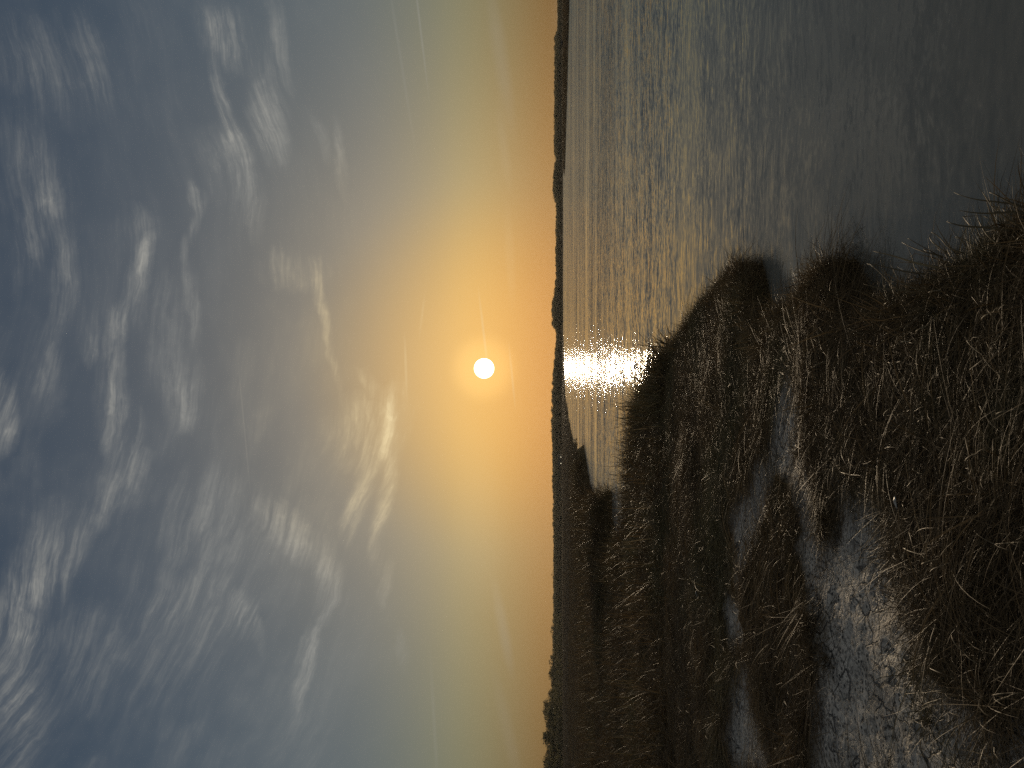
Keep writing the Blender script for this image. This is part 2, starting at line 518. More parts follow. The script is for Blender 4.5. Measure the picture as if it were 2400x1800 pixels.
def make_water_mat():
    m, t, b, out = mat('channel_water')
    pos = t.n('ShaderNodeNewGeometry').outputs['Position']
    half = (0.5, 0.5, 0.5)
    wp = t.vec('MULTIPLY_ADD', t.vec('SUBTRACT', t.noise(pos, 0.5, 2, 0.5, color=True), half), (1.4, 0.5, 0.0), pos)

    def slope(scale, sx, rot, detail=2.0):
        v = t.mapping(wp, (3.1 * scale, 0, 0), (0, 0, rot), (sx, 1, 1))
        return t.vec('SUBTRACT', t.noise(v, scale, detail, 0.55, color=True), half)
    s1 = slope(22.0, 0.42, 0.15, 3.0)
    s2 = slope(8.0, 0.28, -0.12)
    s3 = slope(2.0, 0.22, 0.05)
    # wind patches: rougher and calmer bands lying across the channel
    wind = t.noise(t.mapping(wp, scale=(0.010, 0.085, 1)), 1.0, 4, 0.6)
    wind = t.ramp(wind, 0.34, 0.66, 0.55, 1.35)
    wind2 = t.ramp(t.noise(t.mapping(wp, scale=(0.05, 0.4, 1)), 1.0, 3, 0.6), 0.35, 0.65, 0.65, 1.2)
    wind = t.math('MULTIPLY', wind, wind2)
    # sheltered water under the bank is smoother
    shel = t.ramp(t.vec('LENGTH', pos), 5.0, 42.0, 0.17, 1.0)
    k = t.math('MULTIPLY', wind, shel)
    s = t.vec('MULTIPLY', s1, (1.35, 0.95, 0.0))
    s = t.vec('MULTIPLY_ADD', s2, (0.65, 0.85, 0.0), s)
    s = t.vec('MULTIPLY_ADD', s3, (0.14, 0.28, 0.0), s)
    s = t.scale(s, k)
    # wavelets are steeper on the side that faces the bank
    s = t.vec('ADD', s, t.scale((0.0, -0.13, 0.0), k))
    nrm = t.vec('NORMALIZE', t.vec('ADD', s, (0, 0, 1)))
    t.put(b.inputs['Normal'], nrm)
    b.inputs['Base Color'].default_value = (0.20, 0.197, 0.172, 1)
    b.inputs['Roughness'].default_value = 0.06
    b.inputs['IOR'].default_value = 1.333
    return m


def make_grass_mat(name, dark, mid, light, green):
    m, t, b, out = mat(name)
    pos = t.n('ShaderNodeNewGeometry').outputs['Position']
    rnd = t.n('ShaderNodeObjectInfo').outputs['Random']
    at = t.n('ShaderNodeAttribute', attribute_name='tint').outputs['Fac']
    patch = t.noise(t.mapping(pos, scale=(0.55, 0.9, 0.9)), 0.8, 3, 0.6)
    big = t.noise(t.mapping(pos, scale=(0.035, 0.10, 0.1)), 1.0, 3, 0.6)
    c = t.mix(t.ramp(at, 0.0, 0.75), dark, mid)
    c = t.mix(t.ramp(at, 0.86, 1.0, 0.0, 0.55), c, light)
    c = t.mix(t.ramp(patch, 0.48, 0.66, 0.0, 0.7), c, green)
    c = t.mix(t.ramp(big, 0.40, 0.56, 0.40, 0.0), c, (0.060, 0.045, 0.027, 1))
    hs = t.n('ShaderNodeHueSaturation')
    t.put(hs.inputs['Color'], c)
    t.put(hs.inputs['Value'], t.math('MULTIPLY_ADD', rnd, 0.8, 0.60))
    c = hs.outputs[0]
    t.put(b.inputs['Base Color'], c)
    b.inputs['Roughness'].default_value = 0.5
    b.inputs['Specular IOR Level'].default_value = 0.16
    tr = t.n('ShaderNodeBsdfTranslucent')
    t.put(tr.inputs['Color'], c)
    mx = t.n('ShaderNodeMixShader')
    mx.inputs[0].default_value = 0.16
    t.t.links.new(b.outputs[0], mx.inputs[1])
    t.t.links.new(tr.outputs[0], mx.inputs[2])
    t.t.links.new(mx.outputs[0], out.inputs['Surface'])
    return m


def plain_mat(name, col, rough=0.8, noise_scale=3.0, var=0.5, spec=0.3):
    m, t, b, out = mat(name)
    pos = t.n('ShaderNodeTexCoord').outputs['Object']
    n = t.noise(pos, noise_scale, 4, 0.65)
    lo = tuple(v * (1 - var) for v in col) + (1,)
    hi = tuple(v * (1 + var) for v in col) + (1,)
    t.put(b.inputs['Base Color'], t.mix(t.ramp(n, 0.3, 0.7), lo, hi))
    b.inputs['Roughness'].default_value = rough
    b.inputs['Specular IOR Level'].default_value = spec
    return m


M_GROUND = make_ground_mat()
M_WATER = make_water_mat()
M_GRASS = make_grass_mat('dry_grass', (0.085, 0.057, 0.028, 1), (0.245, 0.160, 0.076, 1), (0.40, 0.29, 0.16, 1), (0.13, 0.116, 0.056, 1))
M_REED = make_grass_mat('dry_reed', (0.10, 0.075, 0.04, 1), (0.24, 0.18, 0.10, 1), (0.46, 0.36, 0.22, 1), (0.20, 0.16, 0.09, 1))
M_LEAF = plain_mat('tree_foliage', (0.10, 0.10, 0.050), 0.7, 1.5, 0.4)
_t = NT(M_LEAF.node_tree)
_tr, _mx = _t.n('ShaderNodeBsdfTranslucent'), _t.n('ShaderNodeMixShader')
_tr.inputs['Color'].default_value = (0.20, 0.18, 0.09, 1)
_mx.inputs[0].default_value = 0.45
_t.t.links.new(M_LEAF.node_tree.nodes['Principled BSDF'].outputs[0], _mx.inputs[1])
_t.t.links.new(_tr.outputs[0], _mx.inputs[2])
_t.t.links.new(_mx.outputs[0], M_LEAF.node_tree.nodes['Material Output'].inputs['Surface'])
M_BARK = plain_mat('tree_bark', (0.11, 0.085, 0.06), 0.9, 4.0, 0.4)

# ------------------------------------------------------------------ ground sheet (polar grid, fine near the viewer) and water
rr = np.concatenate([[0.4], np.exp(np.linspace(math.log(0.9), math.log(40), 520)), np.exp(np.linspace(math.log(40), math.log(6000), 220))[1:]])
tf = np.radians(np.arange(-48, 48.01, 0.29))
tb = np.radians(np.arange(52, 308.1, 4.0))
th = np.concatenate([tf, tb])
RR, TH = np.meshgrid(rr, th, indexing='ij')
GX, GY = RR * np.sin(TH), RR * np.cos(TH)
GD, GM = land(GX.ravel(), GY.ravel()), mudmask(GX.ravel(), GY.ravel())
GZ = height(GX.ravel(), GY.ravel(), GD, GM)
gv = np.stack([GX.ravel(), GY.ravel(), GZ], 1)
nr, nt = RR.shape
i, j = np.meshgrid(np.arange(nr - 1), np.arange(nt), indexing='ij')
j2 = (j + 1) % nt
gf = np.stack([i * nt + j, i * nt + j2, (i + 1) * nt + j2, (i + 1) * nt + j], -1).reshape(-1, 4)
c0 = len(gv)
gv = np.vstack([gv, [[0, 0, zat(0, 0)]]])
gf = np.vstack([gf, np.stack([np.full(nt // 2, c0), (np.arange(0, nt // 2) * 2 + 2) % nt, (np.arange(0, nt // 2) * 2 + 1) % nt, (np.arange(0, nt // 2) * 2) % nt], 1)])
ground = mesh_obj('ground', gv, gf[:, ::-1], M_GROUND, smooth=True)
tag(ground, kind='structure')
a = ground.data.attributes.new('mud', 'FLOAT', 'POINT')
a.data.foreach_set('value', np.concatenate([GM, [0.0]]).astype(np.float32))

wr = np.array([0.0, 2, 6, 20, 60, 200, 600, 2000, 6500])
wth = np.radians(np.arange(0, 360, 7.5))
wv = [(0, 0, 0)] + [(r * math.sin(q), r * math.cos(q), 0) for r in wr[1:] for q in wth]
nw = len(wth)
wf = [(0, 1 + (k + 1) % nw, 1 + k) for k in range(nw)]
for q in range(len(wr) - 2):
    for k in range(nw):
        wf.append((1 + q * nw + k, 1 + q * nw + (k + 1) % nw, 1 + (q + 1) * nw + (k + 1) % nw, 1 + (q + 1) * nw + k))
tag(mesh_obj('water', wv, wf, M_WATER, smooth=True), kind='structure')


# ------------------------------------------------------------------ grass: clumps scattered over the marsh as one mass
def blade_clump(name, n, rad, length, width, pitch, droop, spread, yaw0=0.0, segs=5, rng=None, kink=0.0, stretch=1.6, material=None, curl=0.35):
    """n ribbon blades; pitch = starting angle range above level, droop = how far each bends over"""
    rng = rng or RNG
    V, F, TI = [], [], []
    for k in range(n):
        ang = rng.uniform(0, 2 * math.pi)
        rr_ = rad * math.sqrt(rng.uniform())
        p = np.array([math.cos(ang) * rr_ * stretch, math.sin(ang) * rr_, rng.uniform(-0.03, 0.02)])
        yaw = yaw0 + rng.normal(0, spread) + (math.pi if rng.uniform() < 0.5 else 0.0)
        L = rng.uniform(*length)
        w = rng.uniform(*width)
        el = rng.uniform(*pitch)
        dr = rng.uniform(*droop)
        side = rng.normal(0, curl)
        roll = rng.uniform(-0.9, 0.9)
        tint = rng.uniform() ** 1.2
        kk = rng.integers(2, segs) if rng.uniform() < kink else -1
        b0 = len(V)
        for s in range(segs + 1):
            f = s / segs
            wd = w * (1 - 0.85 * f ** 1.6) * 0.5
            dirv = np.array([math.cos(yaw) * math.cos(el), math.sin(yaw) * math.cos(el), math.sin(el)])
            sd = np.array([-math.sin(yaw), math.cos(yaw), 0.0])
            up = np.cross(dirv, sd)
            sv = sd * math.cos(roll) + up * math.sin(roll)
            V += [p - sv * wd, p + sv * wd]
            TI += [tint, tint]
            if s:
                a_ = b0 + 2 * (s - 1)
                F.append((a_, a_ + 1, a_ + 3, a_ + 2))
            p = p + dirv * L / segs
            el -= dr / segs
            yaw += side / segs
            if s == kk:
                el -= rng.uniform(0.6, 1.6)
                yaw += rng.normal(0, 0.7)
            if p[2] < 0.0 and el < 0:
                el = rng.uniform(0.0, 0.25)
    o = mesh_obj(name, np.array(V), np.array(F), material or M_GRASS, link=False)
    at_ = o.data.attributes.new('tint', 'FLOAT', 'POINT')
    at_.data.foreach_set('value', np.array(TI, dtype=np.float32))
    return o


def clump_set(prefix, specs):
    c = bpy.data.collections.new(prefix)
    k = 0
    for cnt, kw in specs:
        for _ in range(cnt):
            c.objects.link(blade_clump('%s_%02d' % (prefix, k), **kw))
            k += 1
    return c


mat_flat = dict(n=90, rad=0.17, length=(0.12, 0.42), width=(0.0016, 0.004), pitch=(-0.1, 0.35), droop=(0.1, 0.8), spread=0.55)
mat_loose = dict(n=60, rad=0.14, length=(0.12, 0.38), width=(0.0016, 0.005), pitch=(0.1, 0.95), droop=(0.7, 2.0), spread=0.9, kink=0.3)
tuft = dict(n=45, rad=0.06, length=(0.12, 0.30), width=(0.0016, 0.004), pitch=(0.4, 1.3), droop=(0.6, 2.0), spread=3.0, kink=0.15, stretch=1.0)
stalk = dict(n=9, rad=0.12, length=(0.2, 0.48), width=(0.005, 0.010), pitch=(0.6, 1.45), droop=(0.2, 1.4), spread=3.0, kink=0.4, stretch=1.2)
mat_long = dict(n=55, rad=0.16, length=(0.25, 0.7), width=(0.002, 0.0058), pitch=(-0.05, 0.42), droop=(0.2, 0.9), spread=0.45, curl=0.25, segs=6, kink=0.15)
NEAR = clump_set('near_grass', [(4, mat_flat), (3, mat_long), (5, mat_loose), (4, tuft), (3, stalk)])
fm_flat = dict(n=40, rad=0.30, length=(0.25, 0.7), width=(0.006, 0.013), pitch=(0.0, 0.55), droop=(0.2, 1.1), spread=0.6, segs=4)
fm_loose = dict(n=36, rad=0.24, length=(0.2, 0.55), width=(0.006, 0.012), pitch=(0.3, 1.2), droop=(0.7, 2.0), spread=2.0, segs=4, kink=0.2)
fm_stalk = dict(n=11, rad=0.22, length=(0.35, 0.85), width=(0.010, 0.020), pitch=(0.7, 1.5), droop=(0.1, 1.3), spread=3.0, segs=5, kink=0.35)
MIDC = clump_set('mid_grass', [(5, fm_flat), (5, fm_loose), (3, fm_stalk)])
ff = dict(n=60, rad=0.8, length=(0.35, 0.8), width=(0.02, 0.045), pitch=(0.4, 1.4), droop=(0.4, 1.7), spread=3.0, segs=3)
FARC = clump_set('far_grass', [(6, ff)])


def scatter(name, coll, pts, idx, rot, scl, label, cat):
    me = bpy.data.meshes.new(name)
    me.vertices.add(len(pts))
    me.vertices.foreach_set('co', pts.astype(np.float32).ravel())
    for nm, ty, fld, arr in (('vi', 'INT', 'value', idx.astype(np.int32)), ('rot', 'FLOAT_VECTOR', 'vector', rot.astype(np.float32).ravel()),
                             ('scl', 'FLOAT_VECTOR', 'vector', scl.astype(np.float32).ravel())):
        me.attributes.new(nm, ty, 'POINT').data.foreach_set(fld, arr)
    o = bpy.data.objects.new(name, me)
    COL.objects.link(o)
    tag(o, label, cat, kind='stuff')
    ng = bpy.data.node_groups.new(name + '_scatter', 'GeometryNodeTree')
    ng.interface.new_socket('Geometry', in_out='INPUT', socket_type='NodeSocketGeometry')
    ng.interface.new_socket('Geometry', in_out='OUTPUT', socket_type='NodeSocketGeometry')
    gi, go = ng.nodes.new('NodeGroupInput'), ng.nodes.new('NodeGroupOutput')
    iop = ng.nodes.new('GeometryNodeInstanceOnPoints')
    ci = ng.nodes.new('GeometryNodeCollectionInfo')
    ci.inputs['Collection'].default_value = coll
    ci.inputs['Separate Children'].default_value = True
    ci.inputs['Reset Children'].default_value = True

    def named(nm, ty):
        q = ng.nodes.new('GeometryNodeInputNamedAttribute')
        q.data_type = ty
        q.inputs['Name'].default_value = nm
        return q.outputs['Attribute']
    e2r = ng.nodes.new('FunctionNodeEulerToRotation')
    ng.links.new(named('rot', 'FLOAT_VECTOR'), e2r.inputs[0])
    ng.links.new(gi.outputs[0], iop.inputs['Points'])
    ng.links.new(ci.outputs[0], iop.inputs['Instance'])
    iop.inputs['Pick Instance'].default_value = True
    ng.links.new(named('vi', 'INT'), iop.inputs['Instance Index'])
    ng.links.new(e2r.outputs[0], iop.inputs['Rotation'])
    ng.links.new(named('scl', 'FLOAT_VECTOR'), iop.inputs['Scale'])
    ng.links.new(iop.outputs[0], go.inputs[0])
    md = o.modifiers.new('scatter', 'NODES')
    md.node_group = ng
    return o


def sample(r0, r1, dens, half=46.0):
    """random points in a sector, dens per square metre"""
    area = math.radians(2 * half) / 2 * (r1 * r1 - r0 * r0)
    n = int(area * dens)
    r = np.sqrt(RNG.uniform(r0 * r0, r1 * r1, n))
    q = np.radians(RNG.uniform(-half, half, n))
    return r * np.sin(q), r * np.cos(q)


def place(x, y, eps, tilt=0.8, yaw_sd=0.55):
    z = height(x, y)
    nx = -(height(x + eps, y) - height(x - eps, y)) / (2 * eps) * tilt
    ny = -(height(x, y + eps) - height(x, y - eps)) / (2 * eps) * tilt
    nx, ny = np.clip(nx, -1.3, 1.3), np.clip(ny, -1.3, 1.3)
    nv = np.stack([nx, ny, np.ones_like(nx)], 1)
    nv /= np.linalg.norm(nv, axis=1)[:, None]
    yaw = 0.9 * fbm(x * 0.7, y * 0.7, 51, 2) + RNG.normal(0, yaw_sd, len(x)) + np.pi * (RNG.uniform(size=len(x)) < 0.5)
    tx = np.stack([np.cos(yaw), np.sin(yaw), np.zeros_like(yaw)], 1)
    by = np.cross(nv, tx)
    by /= np.linalg.norm(by, axis=1)[:, None]
    tx = np.cross(by, nv)
    # euler XYZ of the matrix with columns tx, by, nv
    ey = -np.arcsin(np.clip(tx[:, 2], -1, 1))
    ex = np.arctan2(by[:, 2], nv[:, 2])
    ez = np.arctan2(tx[:, 1], tx[:, 0])
    return np.stack([x, y, z], 1), np.stack([ex, ey, ez], 1)


def build_near():
    XS, IX, RO, SL = [], [], [], []
    for r0, r1, dens in ((1.2, 5.0, 150), (5.0, 9.0, 120), (9.0, 14.0, 110)):
        x, y = sample(r0, r1, dens)
        d, m = land(x, y), mudmask(x, y)
        thin = fbm(x * 1.3, y * 1.3, 77, 3)
        keep = (d > 0.02) & (RNG.uniform(size=len(x)) > np.clip(m * 0.985, 0, 1)) & (RNG.uniform(size=len(x)) < 0.72 + 1.2 * thin + 0.3 * (d < 0.6))
        x, y, d, m = x[keep], y[keep], d[keep], m[keep]
        p, r = place(x, y, 0.06)
        u = RNG.uniform(size=len(x))
        idx = np.where(u < 0.56, RNG.integers(0, 7, len(x)), np.where(u < 0.93, RNG.integers(7, 12, len(x)), np.where(u < 0.992, RNG.integers(12, 16, len(x)), RNG.integers(16, 19, len(x)))))
        edge = (d < 0.35) & (RNG.uniform(size=len(x)) < 0.30)
        idx = np.where(edge, RNG.integers(7, 17, len(x)), idx)
        idx = np.where((m > 0.3) & (idx < 12), RNG.integers(0, 7, len(x)), idx)
        s = RNG.uniform(0.7, 1.2, len(x)) * (1 - 0.35 * m) * np.where(d < 0.15, 0.75, 1.0)
        XS.append(p); IX.append(idx); RO.append(r); SL.append(np.stack([s, s, s * RNG.uniform(0.7, 1.15, len(x))], 1))
    x, y = sample(2.5, 14.0, 420)
    d = land(x, y)
    k = (d > -0.02) & (d < 0.22)
    x, y = x[k], y[k]
    p, r = place(x, y, 0.05, 1.0, 1.2)
    idx = np.where(RNG.uniform(size=len(x)) < 0.6, RNG.integers(7, 12, len(x)), RNG.integers(12, 19, len(x)))
    s = RNG.uniform(0.5, 1.0, len(x))
    XS.append(p); IX.append(idx); RO.append(r); SL.append(np.stack([s, s, s], 1))
    scatter('matted_grass', NEAR, np.vstack(XS), np.concatenate(IX), np.vstack(RO), np.vstack(SL),
            'matted dry brown marsh grass covering the near bank', 'grass')


def build_mid():
    XS, IX, RO, SL = [], [], [], []
    for r0, r1, dens, sc in ((14.0, 28.0, 60, 1.0), (28.0, 70.0, 14, 1.4)):
        x, y = sample(r0, r1, dens, 42)
        d, m = land(x, y), mudmask(x, y)
        keep = (d > 0.03) & (RNG.uniform(size=len(x)) > m * 0.95)
        x, y, d = x[keep], y[keep], d[keep]
        p, r = place(x, y, 0.12)
        u = RNG.uniform(size=len(x))
        idx = np.where(u < 0.5, RNG.integers(0, 5, len(x)), np.where(u < 0.94, RNG.integers(5, 10, len(x)), RNG.integers(10, 13, len(x))))
        edge = (d < 1.1) & (RNG.uniform(size=len(x)) < 0.55)
        idx = np.where(edge, RNG.integers(10, 13, len(x)), idx)
        s = RNG.uniform(0.7, 1.2, len(x)) * sc
        XS.append(p); IX.append(idx); RO.append(r); SL.append(np.stack([s, s, s * RNG.uniform(0.7, 1.1, len(x))], 1))
    scatter('marsh_grass', MIDC, np.vstack(XS), np.concatenate(IX), np.vstack(RO), np.vstack(SL),
            'brown marsh grass on the bank and headlands across the inlet', 'grass')


def build_far():
    XS, IX, RO, SL = [], [], [], []
    for r0, r1, dens, sc in ((70.0, 150.0, 2.0, 0.8), (150.0, 460.0, 0.14, 1.2), (460.0, 900.0, 0.018, 1.6)):
        x, y = sample(r0, r1, dens, 40)
        d = land(x, y)
        keep = d > 0.3
        x, y, d = x[keep], y[keep], d[keep]
        p, r = place(x, y, 1.0, 0.0, 3.0)
        s = RNG.uniform(0.7, 1.3, len(x)) * sc
        sx = s * (2.0 if r0 > 100 else 1.2)
        XS.append(p); IX.append(RNG.integers(0, 6, len(x))); RO.append(r); SL.append(np.stack([sx, sx, s * 0.55], 1))
    # tall stand along the spit on the right-hand shore
    n = 5200
    x, y = RNG.uniform(98, 330, n), RNG.uniform(120, 460, n)
    d = sdist(x, y, spit_poly)
    k = (d > 0.2) & (d < 40) & (np.degrees(np.arctan2(x, y)) < 42)
    x, y = x[k], y[k]
    p, r = place(x, y, 1.0, 0.0, 3.0)
    s = RNG.uniform(0.8, 1.25, len(x))
    XS.append(p); IX.append(RNG.integers(0, 6, len(x))); RO.append(r); SL.append(np.stack([s * 2.2, s * 2.2, s * 2.0], 1))
    scatter('distant_marsh_grass', FARC, np.vstack(XS), np.concatenate(IX), np.vstack(RO), np.vstack(SL),
            'distant brown marsh plain and grassy spits before the trees', 'grass')


build_near()
build_mid()
build_far()


# ------------------------------------------------------------------ trees
def crown_mesh(name, kind, rng):
    """crown of unit height (0..1): leaf-sized faces in clumps round the limbs"""
    V, F = [], []
    if kind == 'pine':
        cl = [(rng.normal(0, 0.13) * (1.1 - h), rng.normal(0, 0.13) * (1.1 - h), h, rng.uniform(0.07, 0.15)) for h in rng.uniform(0.42, 0.93, 15)]
    elif kind == 'spread':
        cl = []
        for _ in range(20):
            q, e = rng.uniform(0, 2 * math.pi), rng.uniform()
            R = 0.36 * math.sqrt(rng.uniform())
            cl.append((R * math.cos(q), R * math.sin(q), 0.45 + 0.42 * (1 - (R / 0.40) ** 2) * (0.4 + 0.6 * e), rng.uniform(0.09, 0.16)))
    else:
        cl = [(rng.normal(0, 0.20), rng.normal(0, 0.20), rng.uniform(0.12, 0.85), rng.uniform(0.10, 0.17)) for _ in range(22)]
    for cx, cy_, cz, R in cl:
        for _ in range(46):
            v = rng.normal(0, 1, 3)
            v /= np.linalg.norm(v)
            p = np.array([cx, cy_, cz]) + v * R * rng.uniform(0.35, 1.0) ** 0.6 * np.array([1.15, 1.15, 0.8])
            a_, b_ = rng.normal(0, 1, 3), rng.normal(0, 1, 3)
            s = rng.uniform(0.018, 0.042)
            a_ = a_ / np.linalg.norm(a_) * s
            b_ = b_ / np.linalg.norm(b_) * s
            k = len(V)
            V += [p - a_, p - b_ * 0.7, p + a_, p + b_ * 0.7]
            F.append((k, k + 1, k + 2, k + 3))
    o = mesh_obj(name, np.array(V), np.array(F), M_LEAF, link=False)
    return o.data, cl


def trunk_mesh(name, cl, rng, top=0.85):
    V, F = [], []

    def limb(a_, b_, ra, rb, n=5):
        a_, b_ = np.array(a_), np.array(b_)
        d = (b_ - a_) / (np.linalg.norm(b_ - a_) + 1e-9)
        s = np.cross(d, [0.3, 0.9, 0.2])
        s /= np.linalg.norm(s)
        u = np.cross(d, s)
        k = len(V)
        for c_, r_ in ((a_, ra), (b_, rb)):
            for q in range(n):
                an = 2 * math.pi * q / n
                V.append(c_ + (s * math.cos(an) + u * math.sin(an)) * r_)
        for q in range(n):
            F.append((k + q, k + (q + 1) % n, k + n + (q + 1) % n, k + n + q))
    b1 = (rng.normal(0, 0.012), rng.normal(0, 0.012), 0.4)
    b2 = (rng.normal(0, 0.03), rng.normal(0, 0.03), top)
    limb((0, 0, -0.06), b1, 0.026, 0.019)
    limb(b1, b2, 0.019, 0.006)
    for cx, cy_, cz, R in cl[::2]:
        z0 = max(0.25, cz - 0.16)
        limb((0, 0, min(z0, top)), (cx, cy_, cz), 0.009, 0.003, 4)
    return mesh_obj(name, np.array(V), np.array(F), M_BARK, link=False).data


TREES = []
trng = np.random.default_rng(3)
for kd in ('pine', 'pine', 'spread', 'spread', 'round', 'round', 'pine'):
    cm, cl = crown_mesh('crown', kd, trng)
    TREES.append((cm, trunk_mesh('trunk', cl, trng)))


def tree(var, x, y, h, wide, label, group=None, name='tree', rz=None):
    r = empty(name, (x, y, zat(x, y) - 0.1), random.uniform(0, 6.28) if rz is None else rz)
    r.scale = (h * wide, h * wide, h)
    cm, tm = TREES[var]
    for nm, me in (('trunk', tm), ('crown', cm)):
        o = bpy.data.objects.new(nm, me)
        COL.objects.link(o)
        o.parent = r
    tag(r, label, 'tree', group)
    return r


# skyline of the far wood: (photo y, photo x of the tree tops)
sky_y = [0, 70, 90, 360, 372, 400, 450, 480, 600, 650, 690, 715, 760, 772, 795, 840, 870, 900, 960, 1200, 1300, 1350, 1440, 1520, 1800]
sky_x = [1306, 1306, 1299, 1298, 1303, 1297, 1296, 1303, 1302, 1303, 1299, 1293, 1294, 1302, 1303, 1300, 1297, 1294.5, 1293, 1296, 1297, 1297, 1297, 1296, 1292]


def build_wood():
    cc = bpy.data.collections.new('wood_trees')
    for k, (cm, tm) in enumerate(TREES):
        cc.objects.link(bpy.data.objects.new('wood_tree_%d' % k, cm))
    low = bpy.data.objects.new('wood_tree_9', crown_mesh('understorey', 'round', trng)[0])
    cc.objects.link(low)
    X, Yv, S, I = [], [], [], []
    for dist, share in ((905, 0.85), (935, 0.95), (965, 1.0), (1000, 1.02)):
        for yy in np.arange(-700, 2500, 4.6):
            yj = yy + trng.uniform(-3, 3)
            top = np.interp(yj, sky_y, sky_x) - trng.normal(0, 0.5)
            h = max(6.0, (1317.5 - top) * dist / FOC * share * trng.uniform(0.95, 1.15))
            d = dist + trng.uniform(-12, 12) + (40 if yj < 400 else 0)
            X.append((900 - yj) / FOC * d); Yv.append(d); S.append(h); I.append(trng.integers(2, 6))
            X.append((900 - yj - 2) / FOC * d); Yv.append(d - 6); S.append(h * 0.55); I.append(7)
    X, Yv, S, I = map(np.array, (X, Yv, S, I))
    p = np.stack([X, Yv, np.full(len(X), 0.9)], 1)
    ro = np.zeros((len(X), 3))
    ro[:, 2] = trng.uniform(0, 6.28, len(X))
    wd = np.where(S < 8, 1.5, 1.15)
    scatter('distant_wood', cc, p, I, ro, np.stack([S * wd, S * wd, S], 1), 'dark unbroken line of woodland along the far shore', 'woodland')


build_wood()

# single trees that stand above or in front of the far wood
for (yy, top, dist, var, wd, lab) in [
        (1007, 1285.5, 880, 2, 0.8, 'lone round tree rising above the far wood behind the headlands'),
        (1117, 1289.5, 880, 0, 0.9, 'small pointed tree just above the far wood left of the round one'),
        (1347, 1288.5, 840, 2, 0.9, 'flat-topped tree poking above the low stretch of far wood'),
        (722, 1293.0, 880, 4, 1.4, 'broad rounded tree at the shore end of the tall clump of wood'),
        (752, 1293.5, 880, 5, 1.4, 'second broad tree of the tall clump beside the low shore gap'),
        (868, 1295.5, 890, 6, 1.0, 'thin-leaved tree on the far shore straight below the sun')]:
    q = PD(1317, yy, dist)
    tree(var, q.x, dist, (1317.5 - top) * dist / FOC, wd, lab)

GROVE = [(1452, 1291, 780, 2), (1470, 1289, 770, 5), (1483, 1286.5, 760, 2), (1500, 1295, 740, 4), (1518, 1294, 720, 5), (1530, 1290, 700, 2), (1542, 1288, 690, 6),
         (1556, 1281.5, 660, 2), (1568, 1284, 650, 4), (1582, 1282, 640, 3), (1592, 1281, 630, 2), (1604, 1288, 620, 5), (1617, 1286, 600, 4), (1630, 1280, 580, 3),
         (1642, 1274, 560, 2), (1653, 1271, 550, 6), (1664, 1266.5, 540, 3), (1676, 1267.5, 530, 2), (1688, 1270, 520, 4), (1699, 1275, 515, 5), (1712, 1272, 505, 2),
         (1724, 1268.5, 495, 6), (1737, 1265.5, 490, 3), (1748, 1271, 480, 2), (1760, 1275, 475, 5), (1770, 1270, 470, 2), (1781, 1266.5, 465, 3), (1792, 1267, 455, 4),
         (1803, 1268, 450, 2), (1816, 1264, 445, 3), (1832, 1269, 440, 5), (1850, 1266, 430, 2)]
gl = 'dark tree in the grove at the edge of the marsh plain'
for (yy, top, dist, var) in GROVE:
    q = PD(1317, yy, dist)
    tree(var, q.x, dist, (1318.5 - top) * dist / FOC, random.uniform(0.95, 1.25), gl, 'trees of the near grove')
    # shrubs at the foot of the grove
for k in range(26):
    yy = 1450 + k * 14.5 + random.uniform(-4, 4)
    dist = np.interp(yy, [1450, 1650, 1850], [750, 530, 425]) - 12
    q = PD(1317, yy, dist)
    tree(5 if k % 2 else 4, q.x, dist, random.uniform(5.0, 7.5), 1.5, 'low dark shrub at the foot of the grove', 'shrubs under the grove', name='shrub')


# ------------------------------------------------------------------ small buildings on the shores
def box(cx, cy_, cz, sx, sy, sz):
    v = [(cx + i * sx / 2, cy_ + j * sy / 2, cz + k * sz / 2) for i in (-1, 1) for j in (-1, 1) for k in (-1, 1)]
    f = [(0, 1, 3, 2), (4, 6, 7, 5), (0, 4, 5, 1), (2, 3, 7, 6), (0, 2, 6, 4), (1, 5, 7, 3)]
    return v, f


def box_obj(name, b, m, parent):
    return mesh_obj(name, b[0], b[1], m, parent)


M_WOOD = plain_mat('weathered_board', (0.07, 0.06, 0.05), 0.85, 2.0)
M_ROOF = plain_mat('dark_shingle', (0.05, 0.048, 0.045), 0.8, 2.0)
M_LIT, tl, bl, _ = mat('lit_window')
bl.inputs['Base Color'].default_value = (0.8, 0.7, 0.5, 1)
bl.inputs['Emission Color'].default_value = (1.0, 0.86, 0.6, 1)
bl.inputs['Emission Strength'].default_value = 3.0


def hut(loc, rz, w, d, h, roof, label, name, lit=False):
    r = empty(name, loc, rz)
    wall = box_obj('wall', box(0, 0, h / 2 - 0.3, w, d, h + 0.6), M_WOOD, r)
    ov = 0.25
    rv = [(-w / 2 - ov, -d / 2 - ov, h), (w / 2 + ov, -d / 2 - ov, h), (w / 2 + ov, d / 2 + ov, h), (-w / 2 - ov, d / 2 + ov, h),
          (-w / 2 - ov, 0, h + roof), (w / 2 + ov, 0, h + roof)]
    mesh_obj('roof', rv, [(0, 1, 5, 4), (2, 3, 4, 5), (0, 4, 3), (1, 2, 5), (0, 3, 2, 1)], M_ROOF, r)
    box_obj('door', box(-w * 0.05, -d / 2 - 0.03, h * 0.38, 0.9, 0.06, h * 0.76), M_ROOF, r)
    for k in (-0.32, 0.30):
        wn = box_obj('window', box(w * k, -d / 2 - 0.03, h * 0.58, 0.9, 0.08, 0.8), M_WOOD, r)
        box_obj('pane', box(w * k, -d / 2 - 0.075, h * 0.58, 0.7, 0.03, 0.6), M_LIT if lit else M_ROOF, wn)
    return tag(r, label, 'building')


